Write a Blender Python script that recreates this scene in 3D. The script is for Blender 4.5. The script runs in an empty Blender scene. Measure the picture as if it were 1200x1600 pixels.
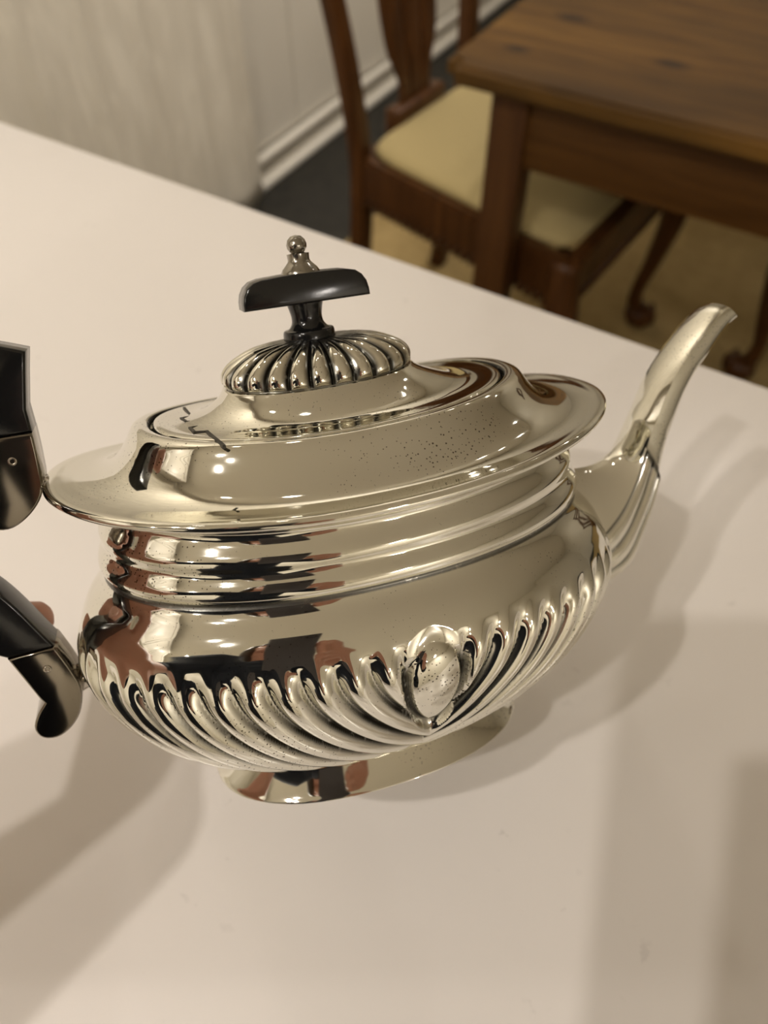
import bpy, bmesh, math, random
import numpy as np
from mathutils import Vector, Matrix

# ---------------------------------------------------------------- camera
scene = bpy.context.scene
COL = scene.collection
random.seed(4)
CAM = Vector((0.0, 0.0, 1.22))
TH, AZ = math.radians(52.5), math.radians(30.5)
FH = Vector((-math.sin(AZ), math.cos(AZ), 0)); RT = Vector((math.cos(AZ), math.sin(AZ), 0)); UPW = Vector((0, 0, 1))
FW = FH*math.cos(TH) - UPW*math.sin(TH)
UP = UPW*math.cos(TH) + FH*math.sin(TH)
cam_d = bpy.data.cameras.new('camera'); cam = bpy.data.objects.new('camera', cam_d); COL.objects.link(cam)
cam_d.sensor_fit = 'VERTICAL'; cam_d.sensor_height = 24.0; cam_d.lens = 18.0
cam_d.clip_start = 0.01; cam_d.clip_end = 50
cam_d.dof.use_dof = True; cam_d.dof.focus_distance = 0.205; cam_d.dof.aperture_fstop = 6.5
m = Matrix.Identity(4)
for i in range(3):
    m[i][0], m[i][1], m[i][2], m[i][3] = RT[i], UP[i], -FW[i], CAM[i]
cam.matrix_world = m
scene.camera = cam

# ---------------------------------------------------------------- world, exposure
w = bpy.data.worlds.new('world'); scene.world = w; w.use_nodes = True
w.node_tree.nodes['Background'].inputs[0].default_value = (1.0, 0.86, 0.68, 1)
w.node_tree.nodes['Background'].inputs[1].default_value = 0.02
scene.view_settings.view_transform = 'Standard'; scene.view_settings.look = 'None'
scene.view_settings.gamma = 1.0; scene.view_settings.use_curve_mapping = False
scene.view_settings.exposure = 0.05

# recessed downlights, some of them added fill: x, y, watts, label
CEIL = 2.46
LAMP_COL = (1.0, 0.925, 0.85)
LAB_A = 'recessed downlight over the island near the curtain'; LAB_B = 'recessed downlight over the far end of the island'
LAB_C = 'recessed downlight above the pale kitchen floor behind the island'; LAB_D = 'recessed downlight over the end of the pine dining table'  # both sets are unseen fill lights, added to lift the ambient level
LAB_E = 'recessed downlight between the island and the pine table, near the curtain'
LAB_F = 'recessed downlight tilted towards the panelled wall behind the mahogany chair'  # unseen, added to brighten the curtain and the left wall
TILT = {LAB_E: (-.75, .15, -1.5), LAB_F: (-1.0, -.35, -1.05)}
LAMPS = [(-0.50, -0.75, 8, LAB_A), (-0.27, -0.90, 8, LAB_A), (2.95, -1.08, 11, LAB_B), (3.2, -1.30, 11, LAB_B),
         (-0.7, -2.0, 9, LAB_C), (0.45, -2.0, 9, LAB_C), (1.6, -2.0, 9, LAB_C), (2.75, -2.1, 9, LAB_C), (-0.95, 0.50, 2.6, LAB_E), (-0.65, 0.80, 2.6, LAB_E), (-0.45, 2.10, 5.5, LAB_F), (-0.40, 2.45, 5.5, LAB_F), (-0.10, 2.95, 4.5, LAB_D), (1.3, 3.05, 4.5, LAB_D)]

# ---------------------------------------------------------------- helpers
def lin(c):
    return tuple(((v/255)/12.92 if v/255 <= 0.04045 else ((v/255+0.055)/1.055)**2.4) for v in c) + (1,)

def obj(name, me, mat=None, parent=None, smooth=True, angle=None):
    if isinstance(me, bmesh.types.BMesh):
        bm = me; me = bpy.data.meshes.new(name); bm.to_mesh(me); bm.free()
    me.name = name
    o = bpy.data.objects.new(name, me); COL.objects.link(o)
    if mat is not None:
        me.materials.clear(); me.materials.append(mat)
    if parent is not None:
        o.parent = parent
    if smooth:
        me.polygons.foreach_set('use_smooth', [True]*len(me.polygons))
        if angle is not None:
            me.set_sharp_from_angle(angle=math.radians(angle))
    else:
        me.polygons.foreach_set('use_smooth', [False]*len(me.polygons))
    return o

def thing(name, label, cat, loc=(0, 0, 0), rotz=0, group=None):
    o = bpy.data.objects.new(name, None); COL.objects.link(o)
    o.location = loc; o.rotation_euler = (0, 0, rotz); o.empty_display_size = 0.05
    o['label'] = label; o['category'] = cat
    if group: o['group'] = group
    return o

def tag(o, label, cat, group=None):
    o['label'] = label; o['category'] = cat
    if group: o['group'] = group
    return o

def struct(o, label=None):
    o['kind'] = 'structure'
    if label: o['label'] = label
    return o

def pyd(name, V, F):
    me = bpy.data.meshes.new(name); me.from_pydata([tuple(map(float, v)) for v in V], [], F); me.update(); return me

def box(x0, x1, y0, y1, z0, z1, bev=0.0, seg=2):
    bm = bmesh.new(); bmesh.ops.create_cube(bm, size=1)
    for v in bm.verts:
        v.co = Vector(((x0+x1)/2+v.co.x*(x1-x0), (y0+y1)/2+v.co.y*(y1-y0), (z0+z1)/2+v.co.z*(z1-z0)))
    if bev > 0:
        bmesh.ops.bevel(bm, geom=bm.edges[:], offset=bev, segments=seg, profile=0.5, affect='EDGES')
    return bm

def loft(rings, close=True, cap=True):
    """rings: list of (N,3) arrays -> mesh"""
    R = [np.asarray(r, float) for r in rings]; n = len(R[0]); V = np.concatenate(R); F = []
    for i in range(len(R)-1):
        for j in range(n if close else n-1):
            k = (j+1) % n
            F.append((i*n+j, i*n+k, (i+1)*n+k, (i+1)*n+j))
    if cap:
        F.append(tuple(range(n))[::-1]); F.append(tuple(range((len(R)-1)*n, len(R)*n)))
    return pyd('loft', V, F)

def grid_mesh(G, wrap=True):
    """G: (rows, cols, 3)"""
    r, c, _ = G.shape
    i = np.arange(r-1)[:, None]; j = np.arange(c if wrap else c-1)[None, :]; k = (j+1) % c
    F = np.stack([i*c+j, i*c+k, (i+1)*c+k, (i+1)*c+j], -1).reshape(-1, 4)
    me = bpy.data.meshes.new('grid')
    me.vertices.add(r*c); me.vertices.foreach_set('co', G.reshape(-1).astype(np.float32))
    me.loops.add(len(F)*4); me.loops.foreach_set('vertex_index', F.reshape(-1).astype(np.int32))
    me.polygons.add(len(F)); me.polygons.foreach_set('loop_start', (np.arange(len(F))*4).astype(np.int32))
    me.update(calc_edges=True); me.validate()
    return me

def catmull(pts, n):
    P = np.asarray(pts, float); P = np.vstack([2*P[0]-P[1], P, 2*P[-1]-P[-2]])
    d = np.linalg.norm(np.diff(P, axis=0), axis=1)**0.5; T = np.concatenate([[0], np.cumsum(d)])
    out = []
    L = np.linspace(T[1], T[-2]-1e-9, n)
    for t in L:
        i = int(np.clip(np.searchsorted(T, t, side='right')-1, 1, len(P)-3))
        t0, t1, t2, t3 = T[i-1:i+3]; p0, p1, p2, p3 = P[i-1:i+3]
        A1 = (t1-t)/(t1-t0)*p0+(t-t0)/(t1-t0)*p1; A2 = (t2-t)/(t2-t1)*p1+(t-t1)/(t2-t1)*p2; A3 = (t3-t)/(t3-t2)*p2+(t-t2)/(t3-t2)*p3
        B1 = (t2-t)/(t2-t0)*A1+(t-t0)/(t2-t0)*A2; B2 = (t3-t)/(t3-t1)*A2+(t-t1)/(t3-t1)*A3
        out.append((t2-t)/(t2-t1)*B1+(t-t1)/(t2-t1)*B2)
    return np.array(out)

def lathe(prof, n=48, cx=0, cy=0, sy=1.0):
    t = np.linspace(0, 2*np.pi, n, endpoint=False)
    G = np.stack([np.stack([cx+r*np.cos(t), cy+sy*r*np.sin(t), np.full(n, z)], -1) for z, r in prof])
    return grid_mesh(G)

def extrude_poly(pts, axis_lo, axis_hi, bev=0.0, seg=3):
    """pts (x,z) outline extruded along y"""
    bm = bmesh.new()
    a = [bm.verts.new((x, axis_lo, z)) for x, z in pts]
    f = bm.faces.new(a)
    r = bmesh.ops.extrude_face_region(bm, geom=[f])
    for v in r['geom']:
        if isinstance(v, bmesh.types.BMVert): v.co.y = axis_hi
    bmesh.ops.recalc_face_normals(bm, faces=bm.faces[:])
    if bev > 0:
        E = [e for e in bm.edges if abs(e.verts[0].co.y-e.verts[1].co.y) < 1e-7]
        bmesh.ops.bevel(bm, geom=E, offset=bev, segments=seg, profile=0.5, affect='EDGES')
    return bm

def blob(chains, voxel, smooth=6):
    """one continuous skin around chains of (point, radius): union of tapered capsules, voxel-remeshed"""
    V, F = [], []
    def sphere(c, r, sc=(1, 1, 1)):
        b = len(V); nu, nv = 14, 9
        V.append((c[0], c[1], c[2]+r*sc[2]))
        for i in range(1, nv):
            a = math.pi*i/nv
            for j in range(nu):
                t = 2*math.pi*j/nu
                V.append((c[0]+r*sc[0]*math.sin(a)*math.cos(t), c[1]+r*sc[1]*math.sin(a)*math.sin(t), c[2]+r*sc[2]*math.cos(a)))
        V.append((c[0], c[1], c[2]-r*sc[2])); e = len(V)-1
        for j in range(nu):
            k = (j+1) % nu
            F.append((b, b+1+j, b+1+k)); F.append((e, b+1+(nv-2)*nu+k, b+1+(nv-2)*nu+j))
            for i in range(nv-2):
                F.append((b+1+i*nu+j, b+1+(i+1)*nu+j, b+1+(i+1)*nu+k, b+1+i*nu+k))
    for ch in chains:
        for idx, (p, r) in enumerate(ch):
            sphere(p, r)
            if idx:
                q, s = ch[idx-1]; p_, q_ = Vector(p), Vector(q); L = (p_-q_).length
                n = max(1, int(L/(min(r, s)*0.35)))
                for i in range(1, n):
                    t = i/n; sphere(tuple(q_.lerp(p_, t)), s+(r-s)*t)
    me = pyd('blob', V, F)
    o = bpy.data.objects.new('tmp', me); COL.objects.link(o)
    md = o.modifiers.new('r', 'REMESH'); md.mode = 'VOXEL'; md.voxel_size = voxel
    sm = o.modifiers.new('s', 'SMOOTH'); sm.iterations = smooth; sm.factor = 0.5
    dg = bpy.context.evaluated_depsgraph_get(); dg.update()
    out = bpy.data.meshes.new_from_object(o.evaluated_get(dg))
    bpy.data.objects.remove(o); bpy.data.meshes.remove(me)
    return out

# ---------------------------------------------------------------- materials
def mat(name, col, rough=0.5, metal=0.0, spec=0.5):
    m = bpy.data.materials.new(name); m.use_nodes = True
    b = m.node_tree.nodes['Principled BSDF']
    b.inputs['Base Color'].default_value = col; b.inputs['Roughness'].default_value = rough
    b.inputs['Metallic'].default_value = metal; b.inputs['Specular IOR Level'].default_value = spec
    return m, m.node_tree, b

def N(nt, t, **kw):
    n = nt.nodes.new(t)
    for k, v in kw.items(): setattr(n, k, v)
    return n

def ramp(nt, src, stops):
    r = N(nt, 'ShaderNodeValToRGB')
    while len(r.color_ramp.elements) < len(stops): r.color_ramp.elements.new(0.5)
    for e, (p, c) in zip(r.color_ramp.elements, stops): e.position = p; e.color = c
    nt.links.new(src, r.inputs['Fac']); return r.outputs['Color']

def noise(nt, scale, detail=3, vec=None, dist=0.0, rough=0.5):
    n = N(nt, 'ShaderNodeTexNoise'); n.inputs['Scale'].default_value = scale; n.inputs['Detail'].default_value = detail
    n.inputs['Distortion'].default_value = dist; n.inputs['Roughness'].default_value = rough
    if vec is not None: nt.links.new(vec, n.inputs['Vector'])
    return n.outputs['Fac']

def objco(nt, scale=(1, 1, 1)):
    tc = N(nt, 'ShaderNodeTexCoord'); mp = N(nt, 'ShaderNodeMapping'); mp.inputs['Scale'].default_value = scale
    nt.links.new(tc.outputs['Object'], mp.inputs['Vector']); return mp.outputs['Vector']

def bump(nt, b, src, strength=0.1, dist=0.002):
    n = N(nt, 'ShaderNodeBump'); n.inputs['Strength'].default_value = strength; n.inputs['Distance'].default_value = dist
    nt.links.new(src, n.inputs['Height']); nt.links.new(n.outputs['Normal'], b.inputs['Normal'])

def mix(nt, fac, a, b):
    m = N(nt, 'ShaderNodeMix', data_type='RGBA')
    for s, v in ((m.inputs[0], fac), (m.inputs[6], a), (m.inputs[7], b)):
        if isinstance(v, (int, float)): s.default_value = v
        elif isinstance(v, tuple): s.default_value = v
        else: nt.links.new(v, s)
    return m.outputs[2]

def math_(nt, op, a, b=0.0):
    m = N(nt, 'ShaderNodeMath', operation=op)
    for s, v in ((m.inputs[0], a), (m.inputs[1], b)):
        if isinstance(v, (int, float)): s.default_value = v
        else: nt.links.new(v, s)
    return m.outputs[0]

def silver(name, tint, pits=True, rough=0.07):
    m, nt, b = mat(name, tint, rough, 1.0)
    co = objco(nt)
    at = N(nt, 'ShaderNodeAttribute', attribute_name='tarnish')
    # yellowish film
    film = ramp(nt, noise(nt, 18, 3, co), [(0.4, (0, 0, 0, 1)), (0.7, (1, 1, 1, 1))])
    base = mix(nt, math_(nt, 'MULTIPLY', film, 0.30), tint, (tint[0]*0.88, tint[1]*0.84, tint[2]*0.74, 1))
    # tarnish lying in the chased grooves, broken up by noise
    n1 = noise(nt, 420, 4, co)
    t = math_(nt, 'MULTIPLY', at.outputs['Fac'], ramp(nt, n1, [(0.30, (0.72,)*3+(1,)), (0.42, (1, 1, 1, 1))]))
    col = mix(nt, t, base, (0.022, 0.020, 0.015, 1))
    # fine pits, gathered in drifts
    v = N(nt, 'ShaderNodeTexVoronoi'); v.inputs['Scale'].default_value = 950; nt.links.new(co, v.inputs['Vector'])
    drift = ramp(nt, noise(nt, 30, 3, co), [(0.42, (0, 0, 0, 1)), (0.70, (1, 1, 1, 1))])
    sz = math_(nt, 'MULTIPLY', drift, math_(nt, 'MULTIPLY', noise(nt, 900, 2, co), 0.50))
    pit = math_(nt, 'LESS_THAN', v.outputs['Distance'], sz)
    col3 = mix(nt, math_(nt, 'MULTIPLY', pit, 0.85), col, (0.06, 0.045, 0.03, 1))
    nt.links.new(col3, b.inputs['Base Color'])
    r = math_(nt, 'ADD', math_(nt, 'MULTIPLY', t, 0.35), math_(nt, 'ADD', rough, math_(nt, 'MULTIPLY', noise(nt, 60, 3, co), 0.035)))
    nt.links.new(r, b.inputs['Roughness'])
    bump(nt, b, noise(nt, 35, 2, co), 0.10, 0.0006)
    return m

SILVER = silver('silver_plate', (0.82, 0.81, 0.735, 1), rough=0.030)
SILVER_D = silver('worn_silver', (0.50, 0.46, 0.40, 1), rough=0.10)
GROOVE, _, _ = mat('groove_tarnish', (0.05, 0.045, 0.035, 1), 0.5, 0.6)
SILVER_K = silver('dull_silver', (0.36, 0.34, 0.30, 1), rough=0.16)
SILVER_S = silver('dark_reflection_silver', (0.24, 0.215, 0.18, 1), rough=0.10)  # handle sockets: base colour darkened to stand in for a dark reflection
EBONY, nt, b = mat('black_ebony', (0.006, 0.006, 0.006, 1), 0.16, 0, 0.5)
bump(nt, b, noise(nt, 300, 3, objco(nt)), 0.05, 0.0005)
INLAY, _, _ = mat('grey_edge', (0.14, 0.135, 0.12, 1), 0.35)

COUNTER, nt, b = mat('white_quartz', (0.80, 0.76, 0.72, 1), 0.30, 0, 0.5)
co = objco(nt)
smu = ramp(nt, noise(nt, 9, 4, co, 0.6), [(0.62, (0, 0, 0, 1)), (0.80, (1, 1, 1, 1))])
spk = ramp(nt, noise(nt, 130, 3, co), [(0.66, (0, 0, 0, 1)), (0.72, (1, 1, 1, 1))])
msk = ramp(nt, noise(nt, 14, 2, co), [(0.55, (0, 0, 0, 1)), (0.66, (1, 1, 1, 1))])
c1 = mix(nt, math_(nt, 'MULTIPLY', smu, 0.18), (0.82, 0.78, 0.74, 1), (0.66, 0.60, 0.56, 1))
c2 = mix(nt, math_(nt, 'MULTIPLY', math_(nt, 'MULTIPLY', spk, msk), 0.35), c1, (0.45, 0.42, 0.40, 1))
nt.links.new(c2, b.inputs['Base Color'])

def wood(name, dark, light, rough, scale=(2, 22, 22), knots=True):
    m, nt, b = mat(name, light, rough, 0, 0.25)
    co = objco(nt, scale)
    n1 = noise(nt, 1.6, 5, co, 1.2)
    col = ramp(nt, n1, [(0.30, dark), (0.52, tuple((dark[i]+light[i])/2 for i in range(4))), (0.72, light)])
    if knots:
        v = N(nt, 'ShaderNodeTexVoronoi'); v.inputs['Scale'].default_value = 5.5; nt.links.new(objco(nt, (0.55, 1, 1)), v.inputs['Vector'])
        k = ramp(nt, v.outputs['Distance'], [(0.05, (1, 1, 1, 1)), (0.12, (0, 0, 0, 1))])
        col = mix(nt, math_(nt, 'MULTIPLY', k, 0.6), col, (dark[0]*0.35, dark[1]*0.35, dark[2]*0.35, 1))
        big = ramp(nt, noise(nt, 5, 3, objco(nt, (0.5, 1.5, 1))), [(0.36, (0.50, 0.48, 0.45, 1)), (0.64, (1.15, 1.10, 1.0, 1))])
        mm = N(nt, 'ShaderNodeMix', data_type='RGBA', blend_type='MULTIPLY'); mm.inputs[0].default_value = 1
        nt.links.new(col, mm.inputs[6]); nt.links.new(big, mm.inputs[7]); col = mm.outputs[2]
    nt.links.new(col, b.inputs['Base Color'])
    bump(nt, b, n1, 0.12, 0.002)
    return m
PINE = wood('worn_pine', (0.075, 0.036, 0.006, 1), (0.165, 0.087, 0.018, 1), 0.60)
nt = PINE.node_tree; b = nt.nodes['Principled BSDF']; src = b.inputs['Base Color'].links[0].from_socket
for kx, ky, kr in ((-.335, -.485, .014), (-.361, -.627, .011), (-.158, -.565, .013), (.05, -.52, .012)):
    vm = N(nt, 'ShaderNodeVectorMath', operation='DISTANCE'); nt.links.new(objco(nt, (.6, 1, 1)), vm.inputs[0]); vm.inputs[1].default_value = (kx*.6, ky, .75)
    kf = ramp(nt, math_(nt, 'DIVIDE', vm.outputs['Value'], kr*2), [(0.25, (1, 1, 1, 1)), (0.75, (0, 0, 0, 1))])
    src = mix(nt, math_(nt, 'MULTIPLY', kf, 0.8), src, (0.018, 0.009, 0.003, 1))
nt.links.new(src, b.inputs['Base Color'])
PINE_A = wood('stained_pine', (0.062, 0.025, 0.005, 1), (0.120, 0.053, 0.012, 1), 0.45, knots=False)
PINE_L = wood('stained_pine_leg', (0.055, 0.020, 0.005, 1), (0.105, 0.044, 0.012, 1), 0.45, (22, 22, 2), knots=False)
MAHOG = wood('mahogany', (0.044, 0.016, 0.004, 1), (0.105, 0.041, 0.011, 1), 0.34, (22, 22, 2), knots=False)
CREAM, nt, b = mat('cream_upholstery', (0.43, 0.34, 0.155, 1), 0.85)
bump(nt, b, noise(nt, 600, 2, objco(nt)), 0.2, 0.001)
WALL, nt, b = mat('wall_paint', (0.72, 0.68, 0.59, 1), 0.55)
bump(nt, b, noise(nt, 40, 3, objco(nt)), 0.05, 0.002)
TRIM, nt, b = mat('trim_gloss', (0.76, 0.72, 0.63, 1), 0.35)
CEILM, _, _ = mat('ceiling_paint', (0.84, 0.80, 0.72, 1), 0.8)
FLOOR, nt, b = mat('dark_floor', (0.020, 0.019, 0.016, 1), 0.55)
nt.links.new(ramp(nt, noise(nt, 25, 4, objco(nt)), [(0.3, (0.009, 0.008, 0.006, 1)), (0.75, (0.024, 0.022, 0.016, 1))]), b.inputs['Base Color'])
BOUNCE_FLOOR, nt, b = mat('pale_bounce_floor', (0.40, 0.37, 0.31, 1), 0.5)  # unseen kitchen floor, made pale so it bounces light onto the ceiling
bump(nt, b, noise(nt, 12, 3, objco(nt)), 0.05, 0.002)
RUG, nt, b = mat('sisal_rug', (0.30, 0.23, 0.13, 1), 0.95)
wv = N(nt, 'ShaderNodeTexWave'); wv.inputs['Scale'].default_value = 70; wv.inputs['Distortion'].default_value = 2
nt.links.new(objco(nt), wv.inputs['Vector'])
nt.links.new(mix(nt, noise(nt, 30, 3, objco(nt)), (0.36, 0.25, 0.095, 1), (0.52, 0.38, 0.165, 1)), b.inputs['Base Color'])
bump(nt, b, wv.outputs['Fac'], 0.5, 0.004)
CURT, nt, b = mat('curtain_cloth', (0.72, 0.66, 0.55, 1), 0.75)
cco = objco(nt, (1, 9, 3))
fig = ramp(nt, noise(nt, 2.2, 4, cco, 1.0), [(0.48, (0, 0, 0, 1)), (0.64, (1, 1, 1, 1))])
nt.links.new(mix(nt, math_(nt, 'MULTIPLY', fig, 0.6), (0.72, 0.67, 0.56, 1), (0.84, 0.79, 0.67, 1)), b.inputs['Base Color'])
SKIN, nt, b = mat('skin', (0.52, 0.26, 0.18, 1), 0.45)
b.inputs['Subsurface Weight'].default_value = 0.12; b.inputs['Subsurface Radius'].default_value = (0.008, 0.003, 0.002)
nt.links.new(mix(nt, noise(nt, 30, 3, objco(nt)), (0.50, 0.23, 0.16, 1), (0.58, 0.31, 0.22, 1)), b.inputs['Base Color'])
NAIL, _, _ = mat('nail', (0.62, 0.36, 0.29, 1), 0.25)
NAVY, nt, b = mat('navy_knit', (0.012, 0.017, 0.030, 1), 0.9)
bump(nt, b, noise(nt, 250, 2, objco(nt)), 0.4, 0.002)
DENIM, _, _ = mat('dark_trousers', (0.018, 0.018, 0.022, 1), 0.85)
HAIR, _, _ = mat('brown_hair', (0.05, 0.028, 0.015, 1), 0.5)
SHOE, _, _ = mat('shoe_leather', (0.02, 0.014, 0.010, 1), 0.4)
PHONE, _, _ = mat('phone_case', (0.05, 0.045, 0.05, 1), 0.3)
GLASS_B, _, _ = mat('black_glass', (0.01, 0.01, 0.012, 1), 0.05)
EYEW, _, _ = mat('eye', (0.7, 0.68, 0.64, 1), 0.2)
LIP, _, _ = mat('lip', (0.42, 0.14, 0.11, 1), 0.4)
CHROME, _, _ = mat('lamp_trim', (0.75, 0.72, 0.66, 1), 0.3, 0.6)
CAB, _, _ = mat('cabinet_paint', (0.72, 0.68, 0.60, 1), 0.4)
DARKGAP, _, _ = mat('plinth_black', (0.03, 0.03, 0.03, 1), 0.6)

# ---------------------------------------------------------------- the room
X0, X1, Y0, Y1 = -1.413, 3.7, -2.7, 3.9
struct(obj('floor', box(X0-.1, X1+.1, .35, Y1+.1, -.10, 0), FLOOR, smooth=False), 'dark floor of the dining end')
struct(obj('floor', box(X0-.1, X1+.1, Y0-.1, .35, -.10, 0), BOUNCE_FLOOR, smooth=False), 'unseen floor of the kitchen end, made pale to bounce light up')
struct(obj('ceiling', box(X0-.1, X1+.1, Y0-.1, Y1+.1, CEIL+.012, CEIL+.1), CEILM, smooth=False))
wl = struct(obj('wall_left', box(X0-.1, X0, Y0, Y1, 0, CEIL+.01), WALL, smooth=False))
struct(obj('wall_far', box(X0-.1, X1+.1, Y1, Y1+.1, 0, CEIL+.01), WALL, smooth=False))
struct(obj('wall_right', box(X1, X1+.1, Y0, Y1, 0, CEIL+.01), WALL, smooth=False))
wb = struct(obj('wall_back', box(X0-.1, X1+.1, Y0-.1, Y0, 0, CEIL+.01), WALL, smooth=False))
# upright boards of the wall panelling
for i in range(18):
    y = 1.635+i*0.24-0.24*2
    if y > Y1-.25: break
    obj('panel', box(X0, X0+.010, y+.002, y+.238, .10, 1.9, .004, 1), WALL, wl, smooth=False)
bb = struct(obj('baseboard_left', box(X0+.0105, X0+.016, Y0+.01, Y1-.01, .0, .095), TRIM, smooth=False))
obj('moulding', box(X0+.0105, X0+.034, Y0+.01, Y1-.01, .076, .097, .006, 3), TRIM, bb, angle=40)
obj('shoe_moulding', box(X0+.0105, X0+.036, Y0+.01, Y1-.01, .0, .022, .006, 3), TRIM, bb, angle=40)

# ---------------------------------------------------------------- rug
tag(obj('rug', box(-1.035, 2.3, .62, 3.6, .0, .010, .004), RUG, angle=40), 'flat beige sisal rug under the wooden table and chairs', 'rug')

# ---------------------------------------------------------------- curtain
ny, nz = 420, 40
ys = np.linspace(-.25, 1.628, ny); G = np.zeros((nz, ny, 3))
for i, s in enumerate(np.linspace(0, 1, nz)):
    z = .006 + s*2.288
    u = ys + .010*np.sin(ys*7+2.2*s)
    f = .62*np.sin(u*2*np.pi/.137+.6*np.sin(u*5)) + .38*np.sin(u*2*np.pi/.071+1.3+.8*np.sin(u*3.1)+.5*s)
    amp = .0085*(1-.3*s)
    edge = np.clip((1.628-ys)/.05, 0, 1)
    G[i, :, 0] = -1.352 + amp*f*(0.35+.65*edge) - .014*(1-edge)
    G[i, :, 1] = ys + .006*np.cos(u*2*np.pi/.137)*(1-s)
    G[i, :, 2] = z
cu = obj('curtain', grid_mesh(G, wrap=False), CURT)
sd = cu.modifiers.new('t', 'SOLIDIFY'); sd.thickness = .0015
tag(cu, 'long off-white patterned curtain hanging in soft folds to the floor', 'curtain')
rod = thing('curtain_rod', 'slim metal rod high on the panelled wall carrying the curtain', 'rod', (-1.352, .70, 2.318))
def tube(p, q, r, n=14):
    p, q = Vector(p), Vector(q); d = (q-p).normalized(); a = d.orthogonal().normalized(); b_ = d.cross(a)
    t = np.linspace(0, 2*np.pi, n, endpoint=False)
    return loft([[p+(a*math.cos(k)+b_*math.sin(k))*r for k in t], [q+(a*math.cos(k)+b_*math.sin(k))*r for k in t]])
obj('pole', tube((0, -1.05, 0), (0, 1.0, 0), .010), CHROME, rod)
for yy in (-1.02, .97):
    obj('bracket', box(-.06, .004, yy-.008, yy+.008, -.012, .006, .002), CHROME, rod, angle=40)

# ---------------------------------------------------------------- kitchen island: worktop and base
ZT = 0.905
tag(obj('worktop', box(-1.15, 2.2, -.20, .403, ZT-.030, ZT, .002, 2), COUNTER, angle=40), 'glossy white stone worktop under the silver teapot', 'worktop')
isl = thing('kitchen_island', 'painted island base carrying the white stone worktop', 'island', (.5, .1, 0))
obj('carcass', box(-1.60, 1.66, -.26, .26, .10, ZT-.0302), CAB, isl, smooth=False)
obj('plinth', box(-1.55, 1.61, -.21, .21, 0, .10), DARKGAP, isl, smooth=False)
for i in range(5):
    x = -1.59+i*.648
    d = obj('door', box(x, x+.64, -.28, -.26, .115, ZT-.045, .003), CAB, isl, angle=40)
    obj('door_panel', box(x+.07, x+.57, -.284, -.2795, .185, ZT-.115, .002), CAB, d, angle=40)
    obj('handle', tube((x+.60, -.30, .62), (x+.60, -.30, .74), .006), CHROME, d)

# cupboards high on the panelled wall past the curtain (their panel doors show in the silver)
for i, lab in enumerate(('painted wall cupboard with panel door, nearest the curtain', 'painted wall cupboard with panel door, middle one of three', 'painted wall cupboard with panel door, nearest the corner of the back wall')):
    cb = thing('wall_cupboard', lab, 'cupboard', (X0+.001, -.62-i*.50, 1.62), 0, 'row of wall cupboards past the curtain')
    obj('body', box(0, .30, -.245, .245, 0, .72), CAB, cb, smooth=False)
    d = obj('door', box(.30, .318, -.242, .242, .003, .717, .003), CAB, cb, angle=40)
    for a in ((-.242, -.175), (.175, .242)):
        obj('stile', box(.318, .330, a[0], a[1], .003, .717, .002), CAB, d, angle=40)
    for a in ((.003, .075), (.645, .717)):
        obj('rail', box(.318, .330, -.175, .175, a[0], a[1], .002), CAB, d, angle=40)
    obj('knob', tube((.329, -.21, .06), (.352, -.21, .06), .009), CHROME, d)

# ---------------------------------------------------------------- ceiling lights
EMIT = bpy.data.materials.new('lamp_lens'); EMIT.use_nodes = True
eb = EMIT.node_tree.nodes['Principled BSDF']; eb.inputs['Emission Color'].default_value = LAMP_COL + (1,); eb.inputs['Emission Strength'].default_value = 12
for x, y, wt, lab in LAMPS:
    t = thing('ceiling_light', lab, 'ceiling light', (x, y, CEIL-.004), 0, lab.replace('recessed downlight', 'recessed downlights'))
    obj('trim_ring', lathe([(.016, .052), (.004, .055), (-.004, .053), (-.005, .045), (.002, .040), (.016, .039)], 40), CHROME, t)
    obj('lens', lathe([(.004, .0405), (.003, .02), (.0028, .0005)], 40), EMIT, t)
    L = bpy.data.lights.new('downlight_beam', 'AREA'); L.shape = 'DISK'; L.size = .05; L.energy = wt; L.color = LAMP_COL
    lo = bpy.data.objects.new('downlight_beam', L); COL.objects.link(lo); lo.parent = t; lo.location = (0, 0, -.006)
    if lab in TILT: lo.rotation_euler = Vector(TILT[lab]).to_track_quat('-Z', 'Y').to_euler(); lo.location = (0, 0, -.024); L.spread = math.radians(115)

# ---------------------------------------------------------------- dining table
TX0, TX1, TY0, TY1, TZ = -.508, .36, 1.016, 2.45, .76
tb = thing('dining_table', 'worn brown pine table with square legs and deep apron', 'table', ((TX0+TX1)/2, (TY0+TY1)/2, .010))
def tpart(name, bm, mt, ang=40):
    bmesh.ops.translate(bm, verts=bm.verts, vec=(-(TX0+TX1)/2, -(TY0+TY1)/2, -.010))
    return obj(name, bm, mt, tb, angle=ang)
bm = box(TX0, TX1, TY0, TY1, TZ-.028, TZ)
bmesh.ops.bevel(bm, geom=[e for e in bm.edges if abs(e.verts[0].co.z-e.verts[1].co.z) > .01], offset=.022, segments=5, affect='EDGES')
bmesh.ops.bevel(bm, geom=[e for e in bm.edges if abs(e.verts[0].co.z-e.verts[1].co.z) < .001], offset=.006, segments=3, affect='EDGES')
tpart('tabletop', bm, PINE)
lx0, lx1, ly0, ly1 = TX0+.066, TX1-.066, TY0+.034, TY1-.034
for (xa, ya) in ((lx0, ly0), (lx1-.056, ly0), (lx0, ly1-.056), (lx1-.056, ly1-.056)):
    tpart('leg', box(xa, xa+.056, ya, ya+.056, .010, TZ-.028, .003), PINE_L)
tpart('apron', box(lx0+.056, lx1-.056, ly0+.010, ly0+.034, .62, TZ-.028, .002), PINE_A)
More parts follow.
